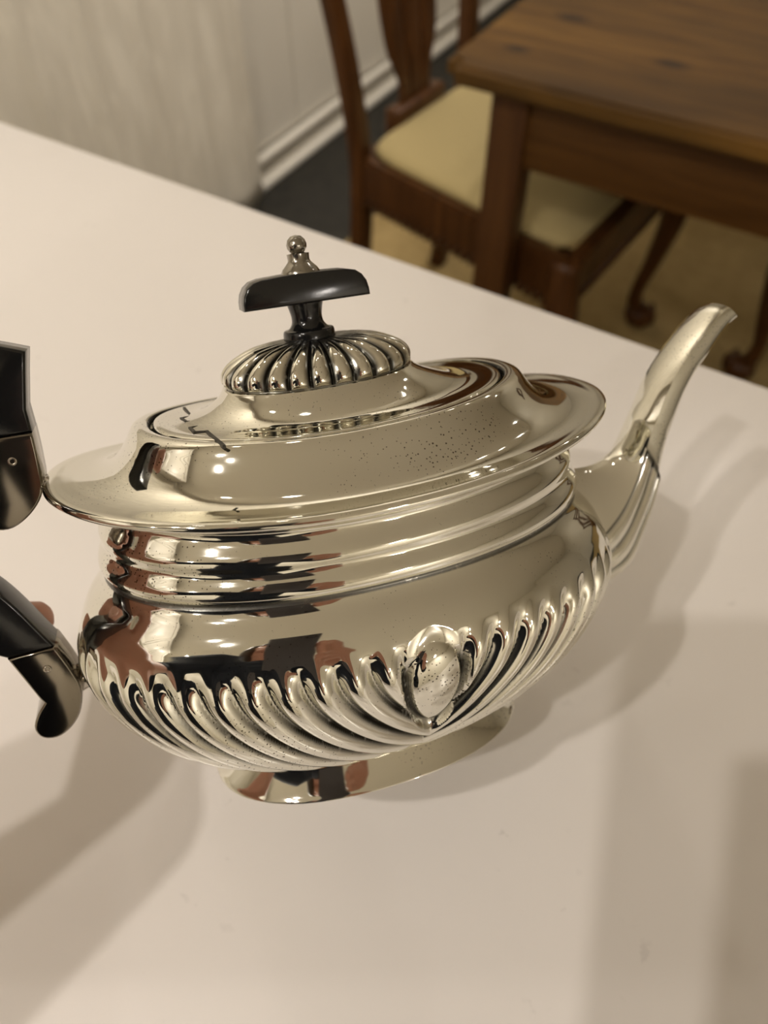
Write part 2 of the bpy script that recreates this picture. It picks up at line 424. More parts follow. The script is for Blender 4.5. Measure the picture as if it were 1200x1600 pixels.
tpart('apron', box(lx0+.056, lx1-.056, ly1-.034, ly1-.010, .62, TZ-.028, .002), PINE_A)
tpart('apron', box(lx0+.010, lx0+.034, ly0+.056, ly1-.056, .62, TZ-.028, .002), PINE_A)
tpart('apron', box(lx1-.034, lx1-.010, ly0+.056, ly1-.056, .62, TZ-.028, .002), PINE_A)

# ---------------------------------------------------------------- dining chairs (local +x is the front, z=0 on the rug)
def sect(c, hx, hy, n=4.0, k=20, rot=0.0):
    t = np.linspace(0, 2*np.pi, k, endpoint=False)
    x = hx*np.sign(np.cos(t))*abs(np.cos(t))**(2/n); y = hy*np.sign(np.sin(t))*abs(np.sin(t))**(2/n)
    return np.stack([c[0]+x*math.cos(rot)-y*math.sin(rot), c[1]+x*math.sin(rot)+y*math.cos(rot), np.full(k, c[2])], -1)

def make_chair(label):
    t = thing('dining_chair', label, 'chair', group='carved dining chairs at the table')
    HF, HR, D = .255, .185, .245       # half widths front and rear, half depth
    # rear posts run from the floor to the crest
    for s in (-1, 1):
        P = catmull([(-D-.035, s*(HR-.005), .0), (-D-.010, s*HR, .20), (-D, s*HR, .43), (-D-.012, s*(HR+.015), .60), (-D-.045, s*(HR+.035), .80), (-D-.085, s*(HR+.05), .98)], 22)
        obj('back_post', loft([sect(p, .019-.004*i/21, .0225-.004*i/21, 5) for i, p in enumerate(P)]), MAHOG, t, angle=50)
    # crest rail
    P = catmull([(-D-.085, -(HR+.075), .985), (-D-.092, -.12, .975), (-D-.095, 0, 1.0), (-D-.092, .12, .975), (-D-.085, HR+.075, .985)], 24)
    obj('crest_rail', loft([np.stack([p[0]+.012*np.cos(a), np.full(16, p[1]), p[2]+.032*np.sin(a)], -1) for p in P for a in [np.linspace(0, 2*np.pi, 16, endpoint=False)]]), MAHOG, t)
    # splat: vase shape, with a pierced look given by three upright straps
    zs = np.linspace(.475, .96, 26)
    for c in (-1, 0, 1):
        rings = []
        for z in zs:
            q = (z-.475)/.485
            wv_ = .058+.030*math.sin(q*math.pi*1.1)-.020*math.exp(-((q-.12)/.09)**2)
            xx = -D-.004-.085*max(0, q-.08)**1.2
            hw = wv_/3.3
            rings.append(sect((xx, c*wv_*.68, z), .006, hw, 6, 16))
        obj('splat_strap', loft(rings), MAHOG, t, angle=50)
    obj('splat_shoe', box(-D-.018, -D+.018, -.085, .085, .44, .50, .008, 3), MAHOG, t, angle=50)
    # seat rails
    def rail(a, b_, z0, z1, th):
        a, b_ = Vector(a), Vector(b_); d = (b_-a).normalized(); nrm = Vector((-d.y, d.x))
        V = [(p.x+nrm.x*s*th, p.y+nrm.y*s*th, z) for z in (z0, z1) for p, s in ((a, -1), (b_, -1), (b_, 1), (a, 1))]
        b2 = bmesh.new(); vs = [b2.verts.new(v) for v in V]
        for f in ((3, 2, 1, 0), (4, 5, 6, 7), (0, 1, 5, 4), (1, 2, 6, 5), (2, 3, 7, 6), (3, 0, 4, 7)): b2.faces.new([vs[i] for i in f])
        bmesh.ops.bevel(b2, geom=b2.edges[:], offset=.004, segments=2, affect='EDGES'); return b2
    cr = {'fl': (D, HF), 'fr': (D, -HF), 'rl': (-D+.01, HR), 'rr': (-D+.01, -HR)}
    for a, b_ in (('fr', 'fl'), ('rr', 'fr'), ('fl', 'rl'), ('rl', 'rr')):
        r = obj('seat_rail', rail(cr[a], cr[b_], .375, .455, .014), MAHOG, t, angle=50)
        if (a, b_) != ('rl', 'rr'):
            # gadrooned lower border: a row of slanted beads
            A, B_ = Vector(cr[a]), Vector(cr[b_]); L = (B_-A).length; nb = int(L/.018); bmg = bmesh.new()
            for i in range(nb):
                p = A.lerp(B_, (i+.5)/nb); ang = math.atan2(B_.y-A.y, B_.x-A.x)
                M = Matrix.Translation((p.x, p.y, .366)) @ Matrix.Rotation(ang, 4, 'Z') @ Matrix.Rotation(.5, 4, 'Y') @ Matrix.Diagonal((.0085, .019, .017, 1))
                bmesh.ops.create_uvsphere(bmg, u_segments=8, v_segments=6, radius=1, matrix=M)
            obj('gadroon_border', bmg, MAHOG, r)
    # upholstered drop-in seat
    rings = []
    for dz, ins in ((.0, .012), (.012, .004), (.022, .012), (.029, .035), (.033, .085), (.035, .16)):
        k = 64; tt = np.linspace(0, 2*np.pi, k, endpoint=False)
        px = np.sign(np.cos(tt))*abs(np.cos(tt))**(2/9); py = np.sign(np.sin(tt))*abs(np.sin(tt))**(2/9)
        x = px*(D-ins-.004); hw = HR+(HF-HR)*(x+D)/(2*D); y = py*(hw-ins)
        rings.append(np.stack([x, y, np.full(k, .450+dz)], -1))
    obj('seat', loft(rings), CREAM, t)
    # cabriole front legs with ball feet
    for s in (-1, 1):
        P = catmull([(D-.012, s*(HF-.012), .45), (D-.004, s*(HF-.006), .38), (D+.012, s*(HF+.006), .30), (D+.002, s*(HF-.002), .18), (D-.012, s*(HF-.010), .085), (D-.006, s*(HF-.008), .05)], 26)
        rr_ = np.interp(np.linspace(0, 1, 26), [0, .2, .4, .65, .85, 1], [.027, .030, .028, .019, .015, .018])
        lg = obj('front_leg', loft([sect(p, r, r, 2.6) for p, r in zip(P, rr_)]), MAHOG, t)
        bmf = bmesh.new()
        bmesh.ops.create_uvsphere(bmf, u_segments=16, v_segments=10, radius=1, matrix=Matrix.Translation((D+.008, s*(HF-.002), .029)) @ Matrix.Diagonal((.036, .033, .029, 1)))
        obj('ball_foot', bmf, MAHOG, lg)
        bmc = bmesh.new()
        for a in (-.9, 0, .9):
            M = Matrix.Translation((D+.008+.030*math.cos(a), s*(HF-.002)+.030*math.sin(a), .034)) @ Matrix.Diagonal((.009, .009, .024, 1))
            bmesh.ops.create_uvsphere(bmc, u_segments=8, v_segments=6, radius=1, matrix=M)
        obj('claw', bmc, MAHOG, lg)
    return t

def copy_tree(o, parent=None):
    c = o.copy(); COL.objects.link(c); c.parent = parent
    for ch in list(o.children): copy_tree(ch, c)
    return c
ch = make_chair('carved mahogany dining chair with a cream seat between curtain and pine table')
ch.location = (-.512, 1.385, .0102); ch.rotation_euler = (0, 0, math.radians(-5.8))
c2 = copy_tree(ch); c2['label'] = 'carved mahogany chair facing the cream-seated one from across the pine table'
c2.location = (.275, 1.80, .0102); c2.rotation_euler = (0, 0, math.radians(180))

# ---------------------------------------------------------------- teapot
KS, RR, A0, EXP = .0076, .68, .085, 2.28
def rotv(v):
    v = np.array(v); th = np.linalg.norm(v); k = v/th
    K = np.array([[0, -k[2], k[1]], [k[2], 0, -k[0]], [-k[1], k[0], 0]])
    return np.eye(3)+np.sin(th)*K+(1-np.cos(th))*K@K
# orientation in the hand, tipped back towards the far side
R_t = rotv((.3454, -.288, -.1671)) @ np.array([[1, 0, 0], [0, 0, -1], [0, 1, 0]], float)
C_m = np.stack([np.array(RT), -np.array(UP), np.array(FW)], 1)
W_t = C_m @ R_t; T_t = np.array(CAM) + C_m @ np.array((-.0143, -.019, .2406))
ZB = -.1015                                      # foot of the pot in its own axes
def pot(p):                                      # pot axes -> world
    return tuple(W_t @ np.array(p, float) + T_t)
tp = thing('teapot', 'oval half-fluted silver teapot with black handle, held tipped above the worktop', 'teapot')
mw = Matrix.Identity(4)
for i in range(3):
    for j in range(3): mw[i][j] = W_t[i, j]
    mw[i][3] = (W_t @ np.array((0, 0, ZB)) + T_t)[i]
tp.matrix_world = mw
def tpt(name, me, mt, parent=None, **kw):
    """mesh given in pot axes (rim at z=0); shifted so the empty sits at the foot"""
    if isinstance(me, bmesh.types.BMesh):
        b2 = me; me = bpy.data.meshes.new(name); b2.to_mesh(me); b2.free()
    me.transform(Matrix.Translation((0, 0, -ZB)))
    return obj(name, me, mt, parent or tp, **kw)

def sring(a, z, n, off=0.0, k=KS, ratio=RR):
    t = np.linspace(0, 2*np.pi, n, endpoint=False)
    c, s = np.cos(t), np.sin(t)
    x = a*np.sign(c)*abs(c)**(2/EXP); y = ratio*a*np.sign(s)*abs(s)**(2/EXP)
    wgt = float(np.clip(1+(z+.004)/.060, 0, 1))**2
    return np.stack([x+off, y, z+k*wgt*(x/A0)**2], -1)
def uniform_ring(P, n):
    Q = np.vstack([P, P[:1]]); d = np.concatenate([[0], np.cumsum(np.linalg.norm(np.diff(Q, axis=0), axis=1))])
    s = np.linspace(0, d[-1], n, endpoint=False)
    return np.stack([np.interp(s, d, Q[:, i]) for i in range(3)], -1), d[-1]
def offs(z):
    if z < 0: return -.0030*(-z/.10)**1.3
    t_ = min(max((z-.016)/.009, 0), 1); return -.0028*t_*t_*(3-2*t_)
def attr(o, arr):
    at = o.data.attributes.new('tarnish', 'FLOAT', 'POINT'); at.data.foreach_set('value', arr.reshape(-1).astype(np.float32))

prof = [(-.0945, .0430), (-.0915, .0455), (-.0885, .0505), (-.084, .0577), (-.080, .0638), (-.076, .069), (-.072, .0732), (-.068, .0768), (-.064, .0796), (-.060, .0819),
        (-.056, .0841), (-.052, .0857), (-.048, .0867), (-.044, .0870), (-.040, .0865), (-.036, .0850), (-.033, .0832), (-.0305, .0810), (-.0285, .0789), (-.0268, .0771), (-.0253, .0760), (-.0240, .0754), (-.0232, .0751),
        (-.0222, .0757), (-.0210, .0762), (-.0195, .0760), (-.0180, .0752), (-.0168, .0743), (-.0158, .0738), (-.0148, .0738), (-.0136, .0742), (-.0122, .0742), (-.0108, .0735), (-.0092, .0722), (-.0078, .0712), (-.0064, .0707), (-.0050, .0713), (-.0037, .0737), (-.0026, .0778), (-.0019, .0818), (-.0014, .0840),
        (-.0010, .0850), (0, .0856), (.0010, .0851), (.0014, .0838), (.0014, .080), (.0016, .0755), (.0026, .0710), (.0048, .0668), (.0080, .0636), (.0110, .0615), (.0135, .0600), (.0150, .0588), (.0158, .0572), (.0159, .0556), (.0158, .0546), (.0152, .0542), (.0142, .0541)]
NB = 1000
pz = catmull(prof, 1320)
kk = np.exp(-.5*(np.arange(-90, 91)/32)**2); kk /= kk.sum()           # even out the belly curve
sm_ = np.stack([np.convolve(np.pad(pz[:, c_], 90, mode='reflect', reflect_type='odd'), kk, 'valid') for c_ in (0, 1)], -1)
wb_ = np.clip((pz[:, 0]+.0925)/.004, 0, 1)*np.clip((-.030-pz[:, 0])/.004, 0, 1); pz = pz+(sm_-pz)*wb_[:, None]
pz = np.array([q_ for i_, q_ in enumerate(pz) if (i_ % 2 == 0 if q_[0] < -.035 else i_ % 6 == 0) or i_ == len(pz)-1])
rows = []; arcs = []
for z, a in pz:
    P, L = uniform_ring(sring(a, z, 900, offs(z)), NB); rows.append(P); arcs.append(L)
G = np.array(rows)
# outward normals
du = np.roll(G, -1, 1)-np.roll(G, 1, 1); dv = np.gradient(G, axis=0); Nn = np.cross(du, dv); Nn /= np.linalg.norm(Nn, axis=-1, keepdims=True)
sgn = np.sign((Nn[100, 0]*np.array([1, 0, 0])).sum()); Nn *= sgn
# swirled flutes on the lower half, running down to the middle of each side, round a blank shield
zz = pz[:, 0]; xs_ = -zz-.045; shift = 4.633*(.5*(xs_+np.sqrt(xs_**2+.006**2)))**1.515
tarn = np.zeros(G.shape[:2]); disp = np.zeros(G.shape[:2])
G0, SP = .0092, .0091
for i in range(len(zz)):
    L = arcs[i]; s = np.arange(NB)/NB*L
    xc = .0055*pz[i, 1]/.087
    out = None
    for side in (-1, 1):
        cand = np.where(G[i, :, 1]*side > 0)[0]
        k0 = cand[np.argmin(abs(G[i, cand, 0]-xc))]
        dxds = (G[i, (k0+1) % NB, 0]-G[i, (k0-1) % NB, 0])/(2*L/NB); s0 = s[k0]+(xc-G[i, k0, 0])/dxds
        d = (s-s0+L/2) % L - L/2
        out = d if out is None else np.where(abs(d) < abs(out), d, out)
    q = abs(out)+shift[i]
    u = (q-G0)/SP; dd = abs(u-np.round(u))         # 0 in a groove, .5 on the crest of a lobe
    v_ = 1-2*dd
    up_ = np.clip((-.0362-.0040*v_**2-zz[i])/.0110, 0, 1); up_ = up_*up_*(3-2*up_)      # rounded tops of the lobes
    rampz = np.clip((-.0375-zz[i])/.0090, 0, 1); rampz = rampz*rampz*(3-2*rampz)
    fade = np.clip((zz[i]+.0940)/.010, 0, 1); fade = fade*fade*(3-2*fade)
    depth = (.0015*(1-v_**2)*up_-.0016*np.clip(v_, 0, 1)**2.2*rampz)*fade
    # the shield: an egg-shaped boss with a sunk border
    hw = .0066+.0016*np.clip((zz[i]+.060)/.016, -1, 1); e = np.sqrt((out/hw)**2+((zz[i]+.0535)/.0138)**2)
    boss = .0021*np.sqrt(np.clip(1-e**2, 0, 1))-.0004
    bord = -.0022*np.clip(1-((e-1.14)/.20)**2, 0, 1)*np.clip((-.0415-zz[i])/.006, .12, 1)
    disp[i] = np.where(e < 1.0, boss, np.where(e < 1.34, np.minimum(depth, bord), depth))
    line = np.clip(1.75-abs(dd)/.13, 0, 1)
    tarn[i] = line*rampz*np.clip((-.043-zz[i])/.016, .0, 1)
    tarn[i] = np.where(e < 1.34, np.clip(1.2-abs(e-1.14)/.18, 0, 1)*np.clip((-.043-zz[i])/.006, 0, 1), tarn[i])
    if abs(zz[i]+.0233) < .0007: tarn[i] = np.maximum(tarn[i], .8)
    if zz[i] > .0135 and pz[i, 1] < .0547: tarn[i] = 1
G = G + Nn*disp[..., None]
body = tpt('body', grid_mesh(G), SILVER)
attr(body, tarn)
# foot ring
fp = [(-.0890, .0450), (-.0915, .0462), (-.0945, .0482), (-.0975, .0505), (-.1000, .0527), (-.1010, .0538), (-.1015, .0541), (-.1015, .0530), (-.1000, .0512), (-.096, .0475), (-.092, .044)]
fz = catmull(fp, 60)
FG = np.array([sring(a, z, 200, offs(z), 0, .645) for z, a in fz])
tpt('foot', grid_mesh(FG), SILVER)
# lid: deck, cove and fluted dome
lp = [(.0142, .0533), (.0152, .0531), (.0158, .0526), (.0160, .0515), (.0160, .0480), (.0161, .0450), (.0164, .0425), (.0170, .0400), (.0180, .0374), (.0194, .0347), (.0209, .0322), (.0223, .0304), (.0234, .0293), (.0241, .0287), (.0245, .0274),
      (.0250, .0279), (.0262, .0281), (.0280, .0277), (.0300, .0262), (.0319, .0235), (.0335, .0200), (.0347, .0160), (.0355, .0118), (.0359, .0084), (.0361, .0040), (.0361, .0006)]
lz = catmull(lp, 150); NL = 600; NF = 24
LG = []; LT = np.zeros((len(lz), NL)); ang = np.linspace(0, 2*np.pi, NL, endpoint=False)
for i, (z, a) in enumerate(lz):
    P, _ = uniform_ring(sring(a, z, 700, offs(z)), NL)
    if z > .0245 and a < .0285:
        g = abs(np.sin(NF*ang/2)); f = np.clip((z-.0245)/.0008, 0, 1)*np.clip((a-.008)/.010, 0, 1)
        nrm = P.copy(); nrm[:, 0] -= offs(z); nrm[:, 2] = .012; nrm /= np.linalg.norm(nrm, axis=1)[:, None]
        P = P + nrm*(.0018*(g**.7-.55)*f)[:, None]
        LT[i] = np.clip((.74-g)/.46, 0, 1)*np.clip(f*3, 0, 1)
        LT[i] = np.maximum(LT[i], .85*np.clip((.0248-z)/.0003+.5, 0, 1))
        LT[i] = np.maximum(LT[i], .75*np.clip((.020-a)/.008, 0, 1))
    LG.append(P)
    if z < .0150: LT[i] = 1
lid = tpt('lid', grid_mesh(np.array(LG)), SILVER)
attr(lid, LT)
# hinge: a stepped slit across the deck at the handle end with its knuckles
def deckz(x, y): return .0160+KS*(x/A0)**2+.0003
hp = [((-.0428, .0190), (-.0418, .0050), 1), ((-.0447, .0034), (-.0437, -.0020), 1), ((-.0410, -.0030), (-.0403, -.0095), 1), ((-.0433, -.0105), (-.0425, -.0165), 1), ((-.0393, -.0170), (-.0368, -.0350), 1),
      ((-.0418, .0050), (-.0447, .0034), .4), ((-.0437, -.0020), (-.0410, -.0030), .4), ((-.0403, -.0095), (-.0433, -.0105), .4), ((-.0425, -.0165), (-.0393, -.0170), .4)]
hg = bmesh.new()
for (xa, ya), (xb, yb), wk in hp:
    d = Vector((xb-xa, yb-ya)).normalized(); n_ = Vector((-d.y, d.x))*.00040*wk; e_ = d*.0003
    q = [(xa-e_.x+n_.x, ya-e_.y+n_.y), (xb+e_.x+n_.x, yb+e_.y+n_.y), (xb+e_.x-n_.x, yb+e_.y-n_.y), (xa-e_.x-n_.x, ya-e_.y-n_.y)]
    lo_ = [hg.verts.new((x, y, deckz(x, y)-.0010)) for x, y in q]; hi_ = [hg.verts.new((x, y, deckz(x, y)+.00008)) for x, y in q]
    hg.faces.new(hi_); hg.faces.new(lo_[::-1])
    for k in range(4): hg.faces.new((lo_[k], lo_[(k+1) % 4], hi_[(k+1) % 4], hi_[k]))
bmesh.ops.recalc_face_normals(hg, faces=hg.faces[:])
hs = tpt('hinge_slit', hg, GROOVE, lid, smooth=False); hs['label'] = 'dark stepped hinge slit'
# knob
KX = -.0038
kp = [(.0354, .0070), (.0356, .0075), (.0380, .0075), (.0385, .0072), (.0387, .0062), (.0392, .0055), (.0404, .0047), (.0420, .0045), (.0440, .0048), (.0460, .0053), (.0474, .0056)]
kn = tpt('knob', lathe([(z, r) for z, r in catmull(kp, 50)], 48, KX), EBONY, lid, angle=50)
bar = [(-.0184, .0462), (-.0183, .0482), (-.0178, .0503), (-.0166, .0522), (-.0148, .0535), (-.0122, .0541), (-.006, .0544), (0, .0545), (.006, .0544), (.0122, .0541), (.0148, .0535), (.0166, .0522), (.0178, .0503), (.0183, .0482), (.0184, .0462)]
kb = tpt('knob_bar', extrude_poly([(x+KX, z) for x, z in bar], -.0060, .0060, .0007), EBONY, lid, angle=40)
fpz = [(.0545, .0056), (.0552, .0056), (.0562, .0050), (.0574, .0038), (.0580, .0033), (.0586, .0031), (.0602, .0032), (.0603, .0022), (.0605, .0018), (.0608, .0022), (.0617, .0028), (.0627, .0029), (.0639, .0025), (.0649, .0015), (.0652, .0001)]
tpt('finial', lathe([(z-.0006, r) for z, r in fpz], 40, KX), SILVER_K, lid, angle=45)

# spout: flat crowned top face between two ridges, curved sides below; per station ridge (x,z), half width, top (x,z), bottom (x,z)
ST = [((.0730, -.0470), .0150, (.0720, -.0225), (.0735, -.0655)), ((.0800, -.0460), .0148, (.0790, -.0225), (.0850, -.0660)), ((.0870, -.0420), .0140, (.0880, -.0230), (.0980, -.0620)), ((.0940, -.0365), .0125, (.0950, -.0218), (.1050, -.0515)),
      ((.1000, -.0295), .0108, (.1004, -.0190), (.1105, -.0405)), ((.1045, -.0215), .0094, (.1040, -.0145), (.1143, -.0285)), ((.1082, -.0135), .0084, (.1068, -.0092), (.1172, -.0180)),
      ((.1115, -.0070), .0080, (.1100, -.0045), (.1203, -.0108)), ((.1155, .0010), .0078, (.1143, .0028), (.1238, -.0030)), ((.1203, .0080), .0077, (.1192, .0092), (.1280, .0035)),
      ((.1262, .0145), .0075, (.1252, .0157), (.1328, .0085)), ((.1320, .0200), .0073, (.1313, .0212), (.1374, .0140)), ((.1368, .0236), .0071, (.1363, .0248), (.1414, .0180)), ((.1400, .0248), .0068, (.1397, .0259), (.1450, .0203))]
NS = 120
Sr = catmull([a for a, w_, t_, b_ in ST], NS); Stp = catmull([t_ for a, w_, t_, b_ in ST], NS); Sb = catmull([b_ for a, w_, t_, b_ in ST], NS)
Sw = np.interp(np.linspace(0, 1, NS), np.linspace(0, 1, len(ST)), [a[1] for a in ST])
topc = catmull([np.array(q_) for q_ in [(0, 0), (.30, .10), (.60, .35), (.85, .72), (1.0, 1.0)]], 12)     # (y/w, fraction top->ridge)
botc = catmull([np.array(q_) for q_ in [(1.0, 0), (1.01, .25), (.98, .52), (.86, .78), (.52, .95), (0, 1.0)]], 45)  # (y/w, fraction ridge->bottom)
SR = []; STn = []
for i in range(NS):
    hp_ = []; ht_ = []
    fl = float(np.clip((52-i)/1.2, 0, 1))*float(np.clip((i-2)/10, .4, 1))
    ctr = (Sr[i]+Sb[i])/2
    for yy, fr in topc:
        q_ = Stp[i]+(Sr[i]-Stp[i])*fr; hp_.append((q_[0], yy*Sw[i], q_[1])); ht_.append(0)
    for k, (yy, fr) in enumerate(botc[1:]):
        g = abs(math.sin(math.pi*4.5*k/(len(botc)-2))); q_ = Sr[i]+(Sb[i]-Sr[i])*fr
        o_ = fl*(.0012*g**.7+.0002)
        d_ = np.array([(q_-ctr)[0]/max(np.linalg.norm(Sb[i]-ctr), 1e-6)*.8, yy*1.0, (q_-ctr)[1]/max(np.linalg.norm(Sb[i]-ctr), 1e-6)*.8]); d_ /= max(np.linalg.norm(d_), 1e-6)
        hp_.append((q_[0]+d_[0]*o_, yy*Sw[i]+d_[1]*o_, q_[1]+d_[2]*o_)); ht_.append(fl*max(0, (.5-g)/.5)*.9+(1 if 49 < i < 53 else 0)*.8)
    n_ = len(hp_)
    SR.append(hp_+[(x, -y, z) for x, y, z in hp_[n_-2:0:-1]]); STn.append(ht_+ht_[n_-2:0:-1])
SR = np.array(SR)
# the mouth: turn the wall inwards
inn = []
for i in (NS-1, NS-6, NS-18):
    cc_ = np.array(SR[i]).mean(0); inn.append(cc_+(SR[i]-cc_)*.84)
SRR = np.concatenate([SR, np.array(inn)]); STn = np.concatenate([np.array(STn), np.zeros((3, SR.shape[1]))])
sp = tpt('spout', grid_mesh(SRR), SILVER, angle=32); attr(sp, STn)

# handle: ebony grip between two silver sockets
def ribbon(cl, wd, n):
    c = catmull(cl, n); wv2 = np.interp(np.linspace(0, 1, n), np.linspace(0, 1, len(wd)), wd)
    d = np.gradient(c, axis=0); d /= np.linalg.norm(d, axis=1)[:, None]; nn = np.stack([-d[:, 1], d[:, 0]], -1)
    return list(map(tuple, c+nn*wv2[:, None]))+list(map(tuple, (c-nn*wv2[:, None])[::-1]))
up_right = [(-.0838, .0235), (-.0838, .0297), (-.0815, .0390), (-.0800, .0446)]
grip_out = catmull([(-.0800, .0446), (-.0856, .0467), (-.0940, .0495), (-.1060, .0520), (-.1220, .0490), (-.1370, .0400), (-.1460, .0240), (-.1460, .0060), (-.1390, -.0120), (-.1250, -.0280), (-.1071, -.0403)], 60)
grip_in = catmull([(-.0941, -.0400), (-.1038, -.0203), (-.1160, -.0060), (-.1270, .0060), (-.1285, .0180), (-.1235, .0280), (-.1150, .0320), (-.1070, .0310), (-.1030, .0237)], 50)
grip = up_right[:-1]+list(map(tuple, grip_out))+list(map(tuple, grip_in))
HT = .0060
hg_ = tpt('handle_grip', extrude_poly(grip, -HT, HT, .0008), EBONY, angle=40)
hg_['label'] = 'black ebony grip'
us = catmull([(-.0838, .0235), (-.0842, .0150), (-.0850, .0080), (-.0868, .0045), (-.0910, .0005), (-.0960, -.0018), (-.1000, -.0010), (-.1035, .0030), (-.1048, .0100), (-.1042, .0180), (-.1030, .0237)], 40)
s1 = tpt('handle_socket', extrude_poly(list(map(tuple, us)), -HT-.0007, HT+.0007, .0007), SILVER_S, angle=40)
ls = [(-.0941, -.0400)]+list(map(tuple, catmull([(-.0935, -.0412), (-.0912, -.0490), (-.0902, -.0554), (-.0925, -.0635), (-.0968, -.0682), (-.1010, -.0698), (-.1046, -.0686), (-.1060, -.0650), (-.1040, -.0605), (-.1012, -.0572)], 34)))+[(-.1020, -.0556), (-.1071, -.0403)]
s2 = tpt('handle_socket', extrude_poly(ls, -HT-.0007, HT+.0007, .0007), SILVER_S, angle=40)
for s_, (px, pz_) in ((s1, (-.0905, .0168)), (s2, (-.0976, -.0462))):
    pm = lathe([(-.0003, .0012), (.0002, .0012), (.0004, .0009), (.0001, .0006), (-.0003, .0004), (-.0004, .00005)], 20)
    pm.transform(Matrix.Translation((px, -HT-.0007, pz_)) @ Matrix.Rotation(math.radians(90), 4, 'X'))
    tpt('pin', pm, SILVER_D, s_)
# short silver necks joining the sockets to the pot
tpt('handle_mount', tube((-.0838, 0, .0072), (-.0875, 0, .0072), .0022), SILVER_D)
tpt('handle_mount', tube((-.0830, 0, -.0520), (-.0935, 0, -.0560), .0042), SILVER_D)

# ---------------------------------------------------------------- person taking the picture, left hand on the teapot handle
ps = thing('person', 'person in dark navy top with bare forearms holding teapot handle and phone', 'person', (.10, -.45, 0))
def cp(x, y, z): return tuple(CAM + RT*x + UP*y - FW*z)      # phone axes: right, up, towards the person
def rel(me):
    me.transform(Matrix.Translation((-.10, .45, 0))); return me
P_ = pot
fingers = [
    [(P_((-.166, .010, .026)), .0100), (P_((-.143, .0225, .024)), .0092), (P_((-.119, .0175, .020)), .0082), (P_((-.1165, .002, .018)), .0072)],
    [(P_((-.168, .010, .007)), .0102), (P_((-.142, .0235, .006)), .0094), (P_((-.1165, .0180, .004)), .0084), (P_((-.1140, .001, .003)), .0074)],
    [(P_((-.167, .010, -.012)), .0098), (P_((-.137, .0225, -.012)), .0090), (P_((-.1180, .0195, -.011)), .0080), (P_((-.1165, .004, -.0080)), .0070)],
    [(P_((-.162, .010, -.031)), .0090), (P_((-.132, .0205, -.038)), .0080), (P_((-.1130, .0165, -.0385)), .0074), (P_((-.1010, .0130, -.0385)), .0066)],
]
thumb = [(P_((-.182, -.030, -.008)), .0140), (P_((-.166, -.026, .022)), .0118), (P_((-.150, -.018, .044)), .0104), (P_((-.132, -.010, .058)), .0086)]
wristL = P_((-.190, -.060, -.030))
palm = [[(wristL, .0240), (f[0][0], .0118)] for f in fingers] + [[(wristL, .024), thumb[0]], [thumb[0], (fingers[0][0][0], .012)]]
cross = [[(fingers[i][0][0], .0115), (fingers[i+1][0][0], .0115)] for i in range(3)]
elbL, shL = (-.245, -.285, 1.150), (-.085, -.415, 1.385)
armL = [[(wristL, .0245), (tuple(Vector(wristL).lerp(Vector(elbL), .55)), .036), (elbL, .040), (shL, .052)]]
# right hand round the lower edge of the phone
def fR(y, z0): return [(cp(.034, y, .030), .0098), (cp(.0235, y+.004, .0105), .0085), (cp(.0215, y+.007, .0125), .0078), (cp(.0205, y+.010, .0140), .0070)]
fingR = [fR(-.052+.0*k-.0195*k, 0) for k in range(4)]
wristR = cp(.070, -.110, .075)
thR = [(cp(.052, -.075, .050), .0135), (cp(.030, -.058, .036), .0112), (cp(.008, -.052, .0235), .0098), (cp(-.014, -.050, .0205), .0082)]
palmR = [[(wristR, .024), (f[0][0], .0116)] for f in fingR]+[[(wristR, .024), thR[0]]]+[[(fingR[i][0][0], .0112), (fingR[i+1][0][0], .0112)] for i in range(3)]
elbR, shR = (.345, -.300, 1.115), (.275, -.415, 1.385)
armR = [[(wristR, .0245), (tuple(Vector(wristR).lerp(Vector(elbR), .55)), .036), (elbR, .040), (shR, .052)]]
hc_ = Vector((.095, -.365, 1.600))
head = [[((.095, -.425, 1.40), .058), ((.095, -.405, 1.49), .052), ((.095, -.395, 1.56), .060)],
        [((.095, -.385, 1.625), .084), ((.095, -.365, 1.605), .080), ((.095, -.335, 1.560), .060), ((.095, -.318, 1.520), .036)],
        [((.095, -.318, 1.520), .034), ((.065, -.355, 1.525), .036)], [((.095, -.318, 1.520), .034), ((.125, -.355, 1.525), .036)],
        [((.095, -.292, 1.598), .010), ((.095, -.276, 1.572), .0125), ((.095, -.280, 1.562), .012)],
        [((.012, -.385, 1.600), .012), ((.008, -.395, 1.575), .011)], [((.178, -.385, 1.600), .012), ((.182, -.395, 1.575), .011)]]
torso = [[((.095, -.455, .93), .130), ((.095, -.45, 1.08), .118), ((.095, -.44, 1.25), .128), ((.095, -.43, 1.36), .100)],
         [((.0, -.43, 1.34), .075), ((.19, -.43, 1.34), .075)], [(shL, .052), (shR, .052)], [((.03, -.455, .93), .12), ((.16, -.455, .93), .12)]]
legs = [[((.015, -.455, .88), .090), ((.005, -.44, .50), .058), ((.0, -.465, .12), .040), ((.0, -.46, .05), .042), ((-.01, -.37, .032), .030)],
        [((.175, -.455, .88), .090), ((.185, -.44, .50), .058), ((.19, -.465, .12), .040), ((.19, -.46, .05), .042), ((.20, -.37, .032), .030)]]
skin = rel(blob(fingers+[thumb]+palm+cross+armL+fingR+[thR]+palmR+armR+head+torso+legs, .0028, 5))
obj('body', skin, SKIN, ps)
def grow(chains, d): return [[(p, r+d) for p, r in c] for c in chains]
mid = lambda a, b_, t: tuple(Vector(a).lerp(Vector(b_), t))
sleeves = [[(shL, .066), (elbL, .052), (mid(elbL, wristL, .12), .050)], [(shR, .066), (elbR, .052), (mid(elbR, wristR, .12), .050)]]
tops = rel(blob(grow(torso, .012)+sleeves+[[((.095, -.43, 1.36), .10), ((.095, -.42, 1.43), .066)]], .007, 6))
